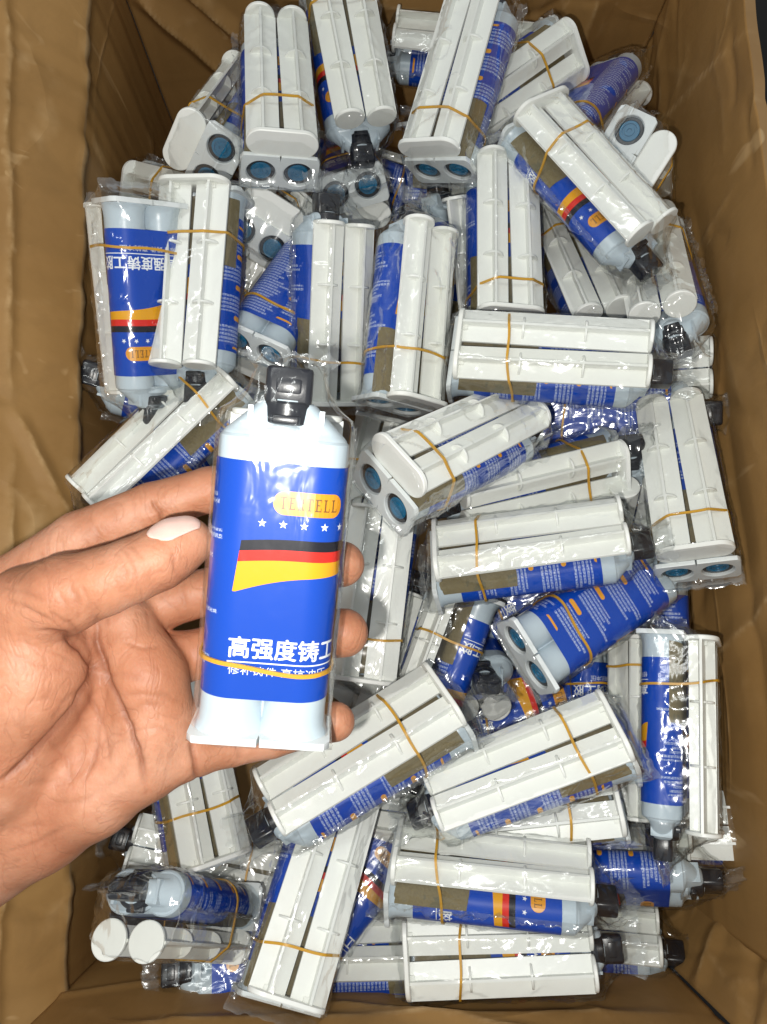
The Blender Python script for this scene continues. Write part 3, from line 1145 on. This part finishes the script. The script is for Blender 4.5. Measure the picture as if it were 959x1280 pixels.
KITS = [
    # label, plate end px, free end px, depth, which end is farther, roll, reference axis, label turn
    ("kit at the left wall with its blue front showing upside down above a black cap", (176, 250), (190, 486), 0.445, 0, 150, 'c', 0),
    ("upright kit with white plunger up, overlapping the upside-down blue front by the left wall", (243, 233), (230, 460), 0.447, -1, 25, 'p', 5),
    ("kit at the back left whose thumb plate and two teal pistons face the viewer", (352, 176), (344, 20), 0.482, 1, 6, 'p', 1),
    ("kit at the back with two round white rod ends above a shiny black cap", (422, -37), (454, 150), 0.500, -1, -12, 'p', 1),
    ("tall top middle kit with oval thumb plate low and blue right side", (537, 183), (597, -12), 0.490, 1, -36, 'p', 0),
    ("small far kit showing between two tall kits at the top middle", (675, 55), (490, 38), 0.575, 0, 55, 'p', 3),
    ("slanting white kit at the back right, rods running down behind the tall kit", (716, 62), (575, 162), 0.535, -1, -12, 'p', 0),
    ("diagonal kit at the upper right with curved flag stripes on its blue side", (677, 133), (814, 285), 0.468, -1, -47, 'p', 1),
    ("dark blue barrel with pale shoulder pointing up right, behind the diagonal kit", (690, 180), (768, 90), 0.545, 1, 120, 'c', 3),
    ("kit by the right wall on end, two teal pistons and oval plate facing up", (812, 205), (822, 268), 0.540, 1, -48, 'p', 0),
    ("kit at the back left corner lying away, big oval plate beside one teal piston", (230, 176), (285, 100), 0.525, 1, -100, 'p', 0),
    ("upright white kit with rounded rod tops beside the diagonal kit, flag on its left", (640, 392), (636, 198), 0.490, 1, 20, 'p', 1),
    ("long kit lying level in the upper right middle, black cap at its right end", (573, 430), (806, 445), 0.440, 0, -26, 'p', 0),
    ("leaning kit in the centre with a wide blue side, flag and wrinkled bag", (522, 496), (543, 282), 0.465, 1, 42, 'p', 1),
    ("upright kit just behind the held cap, right of the back-text cartridge", (424, 490), (428, 287), 0.475, 0, 28, 'p', 1),
    ("cartridge lying with its square flange low and fine print up, left of the held cap", (316, 436), (405, 305), 0.495, 1, 160, 'c', 1),
    ("kit on end under the back left pistons, one teal piston and oval plate visible", (342, 262), (352, 210), 0.545, 1, 18, 'p', 0),
    ("kit under the shiny cap at the back, one teal piston facing up", (440, 238), (432, 180), 0.560, 1, 172, 'c', 0),
    ("kit against the right wall with two white discs above a black cap", (805, 275), (834, 386), 0.500, -1, 0, 'p', 0),
    ("dim kit half under the diagonal kit, rods slanting down right", (702, 262), (760, 388), 0.525, -1, -20, 'p', 0),
    ("kit whose short white rod end pokes out right of the level kit's cap", (700, 472), (868, 461), 0.520, 0, 0, 'p', 0),
    ("upright kit against the right wall with thumb plate and flange edge at its foot", (868, 690), (838, 500), 0.470, 1, 0, 'p', 0),
    ("tilted kit right of the held cap with large oval plate at its lower left", (499, 583), (662, 510), 0.440, 1, -28, 'p', 0),
    ("kit lying beneath the tilted kit, thumb plate at its right end", (778, 590), (583, 640), 0.478, -1, -22, 'p', 0),
    ("level kit right of the held label, flange at left and shiny rod below", (547, 686), (772, 655), 0.445, 0, -40, 'p', 0),
    ("kit turned print side up with two bright teal pistons in its square flange", (657, 822), (818, 714), 0.458, 1, 188, 'c', 7),
    ("upright kit right of the fingers with round finger shadows on its rods", (452, 846), (484, 630), 0.480, 0, 0, 'p', 0),
    ("pale kit slanting beneath the finger-shadowed kit", (470, 930), (522, 752), 0.510, 0, 10, 'p', 0),
    ("kit on its side with one narrow blue barrel left of the square flange", (592, 764), (535, 925), 0.482, 0, 80, 'c', 0),
    ("kit showing only its pale shoulder and glossy black cap below the square flange", (560, 770), (600, 840), 0.530, -1, 150, 'c', 0),
    ("large slanting kit under the held flange, black cap at its lower left", (553, 870), (335, 1002), 0.408, 0, 28, 'p', 5),
    ("large slanting kit in the lower right middle, black cap at its left end", (768, 905), (535, 990), 0.421, 0, 24, 'p', 5),
    ("upright kit by the right wall with blue barrel left and white rods right", (830, 796), (830, 1016), 0.450, 0, -84, 'c', 8),
    ("narrow upright kit wedged behind the blue barrel at the right", (785, 806), (785, 1012), 0.480, 0, 55, 'p', 0),
    ("kit lying under the lower right slanting kit, only its plate end showing", (752, 998), (560, 1020), 0.452, 0, 8, 'p', 0),
    ("upright kit below the palm with a grey slot between its rods", (268, 1062), (232, 862), 0.462, 0, 22, 'p', 1),
    ("tall kit at the bottom left of centre leaning right, plate at its foot", (362, 1240), (428, 1003), 0.428, 0, 14, 'p', 1),
    ("level kit at the bottom with title characters and flag on its blue face", (495, 1062), (735, 1086), 0.433, 0, -44, 'p', 1),
    ("kit at the lower right with orange headings and its cap toward the wall", (640, 1092), (846, 1100), 0.475, 0, -112, 'c', 6),
    ("lowest kit in the picture, lying level with a dark slot between rods", (513, 1200), (747, 1195), 0.446, 0, 10, 'p', 1),
    ("kit at the bottom left corner with two white discs and cap facing left", (272, 1182), (163, 1176), 0.425, -1, -90, 'p', 2),
    ("kit showing its white shoulder and cap under the two discs at bottom left", (440, 1190), (268, 1210), 0.485, 0, 180, 'c', 0),
    ("kit lying between the tall leaning kit and the lowest kit", (545, 1178), (390, 1184), 0.480, 0, 25, 'p', 0),
    ("kit with black cap up, squeezed between the leaning kit and title kit", (395, 1165), (470, 1072), 0.480, 0, 180, 'c', 0),
    ("kit at the left wall slanting down to the hand, orange headings on its side", (262, 468), (110, 612), 0.462, 0, 48, 'p', 5),
    ("kit behind the two left wall kits, only a plate corner showing", (165, 240), (290, 268), 0.540, -1, 0, 'p', 0),
    ("blue cartridge glimpsed between the level kit and the slanting kit below it", (690, 525), (812, 520), 0.510, 0, 180, 'c', 2),
    ("kit behind the right wall's upright kit, blue barrel and rod below its flange", (840, 930), (835, 735), 0.500, 0, -84, 'c', 0),
    ("dark blue front glimpsed under the level kit, above the square flange", (590, 770), (740, 700), 0.515, 0, 185, 'c', 0),
    ("kit glimpsed below the top middle thumb plate, blue and white strips", (565, 190), (560, 330), 0.560, 0, -40, 'p', 0),
    ("white rod glimpsed left of the fine-print cartridge", (300, 385), (372, 290), 0.540, 0, 0, 'p', 0),
    ("blue barrel glimpsed right of the square flange, above the slanting kit", (742, 806), (752, 1000), 0.500, 0, 120, 'c', 0),
    ("blue cartridge glimpsed below the square flange's cap", (560, 900), (720, 860), 0.510, 0, 170, 'c', 0),
    ("kit wedged at the right wall with one small rod end above the lower cap", (760, 1030), (880, 1035), 0.500, 0, 0, 'p', 0),
    ("kit with a pale shoulder left of the wall's upright kit, below the level rods", (775, 725), (796, 605), 0.525, -1, 20, 'p', 0),
    ("kit below the left wall's upside-down front, blue strip and dark cap", (300, 520), (188, 488), 0.520, 0, 180, 'c', 0),
    ("mostly hidden kit in the dark gap between the held cap's neighbour and the tilted kit", (470, 560), (440, 680), 0.530, 0, 30, 'p', 0),
    ("mostly hidden kit under the slanting kits, dark cap between their ends", (610, 1030), (470, 1010), 0.490, 0, -20, 'p', 0),
    ("mostly hidden kit in the gap left of the rounded rods, under the leaning kit", (600, 420), (585, 270), 0.545, 0, 60, 'p', 1),
    ("mostly hidden kit below the fingers, beneath the finger-shadowed kit's foot", (390, 800), (500, 880), 0.520, 0, 0, 'p', 0),
    ("mostly hidden kit under the lower right cap, deep beside the near wall", (640, 1150), (800, 1165), 0.520, 0, -30, 'p', 0),
    ("mostly hidden kit low at the left wall under the slanting kit", (120, 640), (230, 560), 0.540, 0, 180, 'c', 3),
    ("mostly hidden kit under the palm's upright kit, above the two discs", (330, 1090), (200, 1060), 0.520, 0, 0, 'p', 0),
    ("mostly hidden kit deep at the back between the piston kits", (520, 250), (400, 210), 0.600, 0, 150, 'c', 1),
]
for k in KITS:
    kit(*k)

# ------------------------------------------------------------------ the held kit
held = kit("glue kit held in the hand, front label with five stars and flag stripes", (326, 914), (357, 546), 0.2635, -1, 177, 'c', 4,
           group=None, bag=ME['bag_tight'], band=1)


# ------------------------------------------------------------------ the hand
def hp(px, py, d):
    return np.array([(px - 479.5) / FPX * d, (640 - py) / FPX * d, d])


def build_hand():
    palm = [[(35, 765, 264, 15), (32, 845, 271, 22), (-10, 940, 281, 26), (-80, 1040, 296, 30)],
            [(232, 938, 289, 10), (175, 950, 287, 13.5), (115, 985, 288, 17), (45, 1020, 291, 20), (-80, 1085, 300, 27)],
            [(158, 782, 286, 11), (184, 848, 284, 13.5), (192, 905, 285, 14), (175, 950, 287, 13.5)],
            [(110, 795, 290, 13), (125, 890, 291, 14), (70, 980, 294, 18), (-80, 1060, 300, 26)],
            [(10, 738, 291, 12), (-40, 900, 300, 18), (-100, 1040, 302, 26)],
            [(120, 770, 294, 12), (60, 880, 298, 16), (-60, 1020, 304, 24)],
            [(170, 830, 297, 12), (100, 930, 300, 15), (-40, 1040, 306, 24)],
            [(30, 770, 275, 13), (110, 790, 290, 12)]]
    thumb = [[(236, 677, 264, 8.3), (222, 684, 263, 9.6), (198, 699, 261, 10.5), (165, 713, 258, 10.6), (130, 727, 257, 11.2), (80, 744, 258, 13.2), (35, 765, 264, 15.5)]]
    index = [[(336, 602, 301, 8.0), (262, 612, 300, 8.8), (190, 634, 297, 9.4), (100, 674, 293, 10.6), (10, 738, 291, 12)]]
    middle = [[(427, 705, 295, 8.9), (405, 708, 299, 8.7), (340, 722, 302, 8.9), (235, 745, 300, 9.4), (150, 772, 296, 11)]]
    ring = [[(430, 791, 295, 9.4), (407, 793, 299, 9.2), (350, 800, 302, 9.2), (260, 815, 301, 9.6), (185, 830, 297, 11)]]
    little = [[(419, 902, 294, 7.6), (395, 906, 297, 7.6), (340, 921, 299, 8.0), (290, 930, 297, 8.4), (232, 938, 289, 10)]]
    vox = 1.15
    lo = np.array([-178.0, -150.0, 236.0])
    hi = np.array([0.0, 26.0, 332.0])
    nn = np.ceil((hi - lo) / vox).astype(int) + 1
    ax = [lo[i] + vox * np.arange(nn[i]) for i in range(3)]
    G = np.stack(np.meshgrid(*ax, indexing='ij'), -1).astype(np.float32)

    def cone(a, b):
        pa, pb = hp(*a[:3]).astype(np.float32), hp(*b[:3]).astype(np.float32)
        ab = pb - pa
        t = np.clip(((G - pa) @ ab) / float(ab @ ab), 0, 1)
        d = np.linalg.norm(G - pa - t[..., None] * ab, axis=-1)
        return d - (a[3] + (b[3] - a[3]) * t)

    def smin(a, b, k):
        h = np.clip(0.5 + 0.5 * (b - a) / k, 0, 1)
        return b + (a - b) * h - k * h * (1 - h)

    def group(chains, k):
        d = None
        for ch in chains:
            for a, b in zip(ch[:-1], ch[1:]):
                c = cone(a, b)
                d = c if d is None else smin(d, c, k)
        return d
    D = group(palm, 7.0)
    D = smin(D, group(little, 1.5), 5.0)
    D = smin(D, group(ring, 1.5), 3.0)
    D = smin(D, group(middle, 1.5), 3.0)
    D = smin(D, group(index, 1.5), 3.0)
    D = smin(D, group(thumb, 2.0), 2.2)
    # skin folds, measured across the palm
    folds = [([(38, 788), (80, 795), (104, 811), (117, 832), (112, 852), (95, 886), (60, 925), (30, 955), (-10, 985)], 2.3, 3.6),
             ([(122, 762), (121, 800), (134, 850), (158, 900), (177, 950), (184, 990)], 1.7, 3.2),
             ([(98, 880), (108, 925), (98, 962)], 0.45, 4.0), ([(62, 905), (88, 870), (112, 858)], 0.4, 3.5),
             ([(112, 852), (150, 842), (190, 850)], 0.30, 4.0), ([(140, 900), (185, 880), (215, 885)], 0.3, 4.0),
             ([(0, 728), (30, 742), (60, 752)], 0.45, 3.0), ([(0, 745), (40, 765), (75, 780)], 0.5, 3.0), ([(60, 762), (90, 785), (104, 800)], 0.5, 3.0),
             ([(152, 683), (166, 700), (176, 725)], 0.35, 3.0), ([(142, 687), (152, 703), (160, 728)], 0.35, 3.0), ([(162, 680), (180, 698)], 0.28, 2.5),
             ([(190, 622), (200, 640), (206, 660)], 1.0, 2.6), ([(183, 627), (190, 645)], 0.35, 3.0), ([(118, 655), (128, 680)], 0.3, 4.0),
             ([(238, 925), (244, 950), (246, 980)], 1.2, 3.0), ([(296, 915), (300, 955)], 0.5, 3.0), ([(183, 760), (190, 790)], 0.3, 3.0),
             ([(50, 1010), (110, 1000), (165, 960)], 0.35, 4.5), ([(20, 985), (90, 975), (130, 930)], 0.3, 4.5), ([(0, 1040), (60, 1030)], 0.3, 4.0),
             ([(110, 855), (125, 900), (118, 950), (100, 985)], 0.6, 2.6), ([(134, 850), (128, 905), (140, 960)], 0.35, 2.4), ([(60, 925), (85, 950), (92, 985)], 0.4, 2.6),
             ([(20, 800), (60, 812), (98, 828)], 0.3, 2.4), ([(10, 818), (50, 832), (100, 842)], 0.25, 2.4), ([(30, 880), (62, 872), (95, 880)], 0.25, 2.6),
             ([(150, 800), (178, 810), (205, 806)], 0.4, 2.6), ([(150, 870), (180, 868), (222, 872)], 0.3, 2.6), ([(160, 915), (195, 910), (228, 915)], 0.3, 2.6),
             ([(215, 690), (222, 720)], 0.3, 2.4), ([(100, 728), (112, 752), (116, 778)], 0.3, 2.8), ([(86, 730), (98, 756), (100, 782)], 0.35, 2.8), ([(70, 735), (84, 760), (88, 786)], 0.35, 2.8),
             ([(50, 690), (58, 716)], 0.35, 3.0), ([(228, 724), (232, 765)], 0.4, 2.6), ([(350, 905), (354, 945)], 0.5, 2.6), ([(0, 1070), (50, 1052), (90, 1030)], 0.35, 3.0)]
    def fold_depth(u, v):
        acc = np.zeros(u.shape, np.float32)
        for pts, dep, w in folds:
            best = np.full(u.shape, 1e9, np.float32)
            tot = sum(math.dist(p, q) for p, q in zip(pts[:-1], pts[1:]))
            run = 0.0
            fade = np.zeros(u.shape, np.float32)
            for p, q in zip(pts[:-1], pts[1:]):
                ex, ey = q[0] - p[0], q[1] - p[1]
                L2 = ex * ex + ey * ey
                t = np.clip(((u - p[0]) * ex + (v - p[1]) * ey) / L2, 0, 1)
                dd = np.hypot(u - p[0] - t * ex, v - p[1] - t * ey)
                sel = dd < best
                best = np.where(sel, dd, best)
                arc = (run + t * math.sqrt(L2)) / tot
                fade = np.where(sel, np.clip(np.minimum(arc, 1 - arc) * 6, 0.15, 1), fade)
                run += math.sqrt(L2)
            acc += dep * fade * (0.7 * np.exp(-(best / w) ** 2) + 0.3 * np.exp(-(best / (w * 2.6)) ** 2))
        return acc
    # surface nets
    sg = D < 0
    corners = [(i, j, k) for i in (0, 1) for j in (0, 1) for k in (0, 1)]
    nx, ny, nz = D.shape

    def cs(A, o):
        return A[o[0]:nx - 1 + o[0], o[1]:ny - 1 + o[1], o[2]:nz - 1 + o[2]]
    cnt = sum(cs(sg, o).astype(np.int8) for o in corners)
    act = (cnt > 0) & (cnt < 8)
    idx = -np.ones(act.shape, np.int64)
    idx[act] = np.arange(act.sum())
    I = np.argwhere(act)
    sm = np.zeros((len(I), 3))
    wt = np.zeros(len(I))
    for a in range(8):
        for b in range(a + 1, 8):
            ca, cb = np.array(corners[a]), np.array(corners[b])
            if np.abs(ca - cb).sum() != 1:
                continue
            da = D[tuple((I + ca).T)]
            db = D[tuple((I + cb).T)]
            cr = (da < 0) != (db < 0)
            t = np.where(cr, da / np.where(cr, da - db, 1), 0)
            sm[cr] += (I + ca + t[:, None] * (cb - ca))[cr]
            wt[cr] += 1
    P = sm / wt[:, None]
    quads = []
    for axis in range(3):
        o1 = [0, 0, 0]
        o1[axis] = 1
        b, c = [q for q in range(3) if q != axis]
        sl0 = tuple(slice(0, -1) if q == axis else slice(None) for q in range(3))
        sl1 = tuple(slice(1, None) if q == axis else slice(None) for q in range(3))
        e = np.argwhere(sg[sl0] != sg[sl1])
        e = e[(e[:, b] > 0) & (e[:, c] > 0) & (e[:, b] < nn[b] - 1) & (e[:, c] < nn[c] - 1)]
        flip = sg[tuple(e.T)]
        db_, dc_ = np.zeros(3, int), np.zeros(3, int)
        db_[b] = 1
        dc_[c] = 1
        q = np.stack([idx[tuple((e - db_ - dc_).T)], idx[tuple((e - dc_).T)], idx[tuple(e.T)], idx[tuple((e - db_).T)]], 1)
        if axis == 1:
            flip = ~flip
        q[~flip] = q[~flip][:, ::-1]
        quads.append(q)
    Q = np.concatenate(quads)
    Q = Q[(Q >= 0).all(1)]
    # keep the one connected skin
    comp = np.arange(len(P))
    while True:
        m_ = comp[Q].min(1)
        new = comp.copy()
        for k in range(4):
            np.minimum.at(new, Q[:, k], m_)
        new = new[new]
        if (new == comp).all():
            break
        comp = new
    big = np.bincount(comp).argmax()
    Q = Q[comp[Q[:, 0]] == big]
    used = np.unique(Q)
    remap = -np.ones(len(P), np.int64)
    remap[used] = np.arange(len(used))
    Q, P = remap[Q], P[used]
    W = lo + P * vox
    # one relaxing pass
    for it in range(2):
        acc3 = np.zeros_like(W)
        num = np.zeros(len(W))
        for a, b in ((0, 1), (1, 2), (2, 3), (3, 0)):
            np.add.at(acc3, Q[:, a], W[Q[:, b]])
            np.add.at(num, Q[:, a], 1)
        W = W * 0.5 + 0.5 * acc3 / np.maximum(num, 1)[:, None]
    # finer skin, then the folds pressed into it
    tm = bpy.data.meshes.new('hand_tmp')
    tm.from_pydata(W.tolist(), [], Q.tolist())
    to = bpy.data.objects.new('hand_tmp', tm)
    COL.objects.link(to)
    to.modifiers.new('s', 'SUBSURF').levels = 1
    sm_ = bpy.data.meshes.new_from_object(to.evaluated_get(bpy.context.evaluated_depsgraph_get()))
    bpy.data.objects.remove(to)
    bpy.data.meshes.remove(tm)
    nvert = len(sm_.vertices)
    W = np.zeros(nvert * 3, np.float32)
    sm_.vertices.foreach_get('co', W)
    W = W.reshape(-1, 3)
    Nn = np.zeros(nvert * 3, np.float32)
    sm_.vertices.foreach_get('normal', Nn)
    Nn = Nn.reshape(-1, 3)
    u_, v_ = W[:, 0] / W[:, 2] * FPX + 479.5, 640 - W[:, 1] / W[:, 2] * FPX
    wob = np.array([noise.noise(Vector((float(a_) * 0.05, float(b_) * 0.05, 0))) for a_, b_ in zip(u_[::1], v_[::1])], np.float32)
    face_cam = np.clip(-Nn[:, 2] * 2.0 + 0.4, 0, 1) * np.clip((302 - W[:, 2]) / 6, 0, 1)
    crease = fold_depth(u_ + 2.2 * wob, v_ - 2.2 * wob) * face_cam
    W = W - Nn * crease[:, None]
    # back-of-hand skin on the upper sides of thumb and fingers is browner than the palm
    dors = np.clip(Nn[:, 1] * 1.1 + 0.15 + Nn[:, 2] * 0.5, 0, 1) * np.clip((800 - v_) / 60, 0, 1) * np.clip((u_ + 40) / 60, 0.3, 1)
    rt, up, fw = np.array(_rt), np.array(_up), np.array(_fw)
    world_p = np.array(CAM) + (W[:, :1] * rt + W[:, 1:2] * up + W[:, 2:3] * fw) * S
    base = np.array(at(130, 870, 0.285))
    me = sm_
    me.name = 'hand'
    me.vertices.foreach_set('co', (world_p - base).astype(np.float32).ravel())
    me.materials.append(M['skin'])
    me.polygons.foreach_set('use_smooth', [True] * len(me.polygons))
    me.update()
    ca = me.color_attributes.new('tone', 'FLOAT_COLOR', 'POINT')
    buf = np.ones((nvert, 4), np.float32)
    buf[:, 0] = np.clip(crease * 0.42, 0, 0.62)
    buf[:, 1] = dors
    ca.data.foreach_set('color', buf.ravel())
    hand = link('hand', me, None, tuple(base))
    hand["label"] = "bare left hand reaching in from the left, palm up, gripping one kit"
    hand["category"] = "hand"
    # thumb nail: curved plate on the upper side of the thumb's last joint
    a, b = hp(236, 677, 264), hp(198, 699, 261)
    ax_ = (a - b) / np.linalg.norm(a - b)
    nz_ = np.array([-0.05, 0.80, -0.60])
    nz_ -= ax_ * (nz_ @ ax_)
    nz_ /= np.linalg.norm(nz_)
    tx = np.cross(ax_, nz_)
    nu, nv = 14, 14
    top, bot = [], []
    for j in range(nv + 1):
        for i in range(nu + 1):
            s_, t_ = i / nu * 2 - 1, j / nv
            ang = s_ * R(34) * (0.55 + 0.45 * min(1, t_ / 0.35) ** 0.6)
            lenf = (t_ * 17.0 - 10.5)
            edge = 1 - 0.32 * abs(s_) ** 2.5 * (1 if t_ > 0.5 else 0.6)
            along = (lenf - 2.0) * (edge if lenf > 2.0 else 1) + 2.0
            along = along + (0.0 if t_ > 0.3 else 2.2 * (1 - t_ / 0.3) * abs(s_) ** 2)
            dirn = nz_ * math.cos(ang) + tx * math.sin(ang)
            rs = np.arange(4.0, 14.0, 0.1)
            q_ = (a + ax_ * along + rs[:, None] * dirn - lo) / vox
            i0 = np.clip(np.floor(q_).astype(int), 0, nn - 2)
            fr = np.clip(q_ - i0, 0, 1)
            dv = 0
            for cc in corners:
                wgt = np.prod(np.where(np.array(cc) == 1, fr, 1 - fr), axis=1)
                dv = dv + wgt * D[tuple((i0 + np.array(cc)).T)]
            r = rs[np.argmax(dv > 0)] if (dv > 0).any() else 9.0
            r = min(r, 7.9) if along > 5.5 else r
            r += 0.15 + 0.35 * min(1, t_ / 0.3)
            p = a + ax_ * along + (nz_ * math.cos(ang) + tx * math.sin(ang)) * r
            for lst, off in ((top, 0.0), (bot, -0.7)):
                w = p + (nz_ * math.cos(ang) + tx * math.sin(ang)) * off
                lst.append(tuple(np.array(CAM) + (w[0] * rt + w[1] * up + w[2] * fw) * S - base))
    vs = top + bot
    N = len(top)
    fs = []
    for j in range(nv):
        for i in range(nu):
            k = j * (nu + 1) + i
            fs.append((k, k + 1, k + nu + 2, k + nu + 1))
            fs.append((N + k, N + k + nu + 1, N + k + nu + 2, N + k + 1))
    ring_ = [i for i in range(nu + 1)] + [j * (nu + 1) + nu for j in range(1, nv + 1)] + [nv * (nu + 1) + i for i in range(nu - 1, -1, -1)] + [j * (nu + 1) for j in range(nv - 1, 0, -1)]
    for k in range(len(ring_)):
        c, d = ring_[k], ring_[(k + 1) % len(ring_)]
        fs.append((c, d, N + d, N + c))
    nm = bpy.data.meshes.new('thumbnail')
    nm.from_pydata(vs, [], fs)
    nm.materials.append(M['nail'])
    for p in nm.polygons:
        p.use_smooth = True
    bm = bmesh.new()
    bm.from_mesh(nm)
    bmesh.ops.recalc_face_normals(bm, faces=bm.faces)
    bm.to_mesh(nm)
    bm.free()
    link('thumbnail', nm, hand)
    return hand


build_hand()
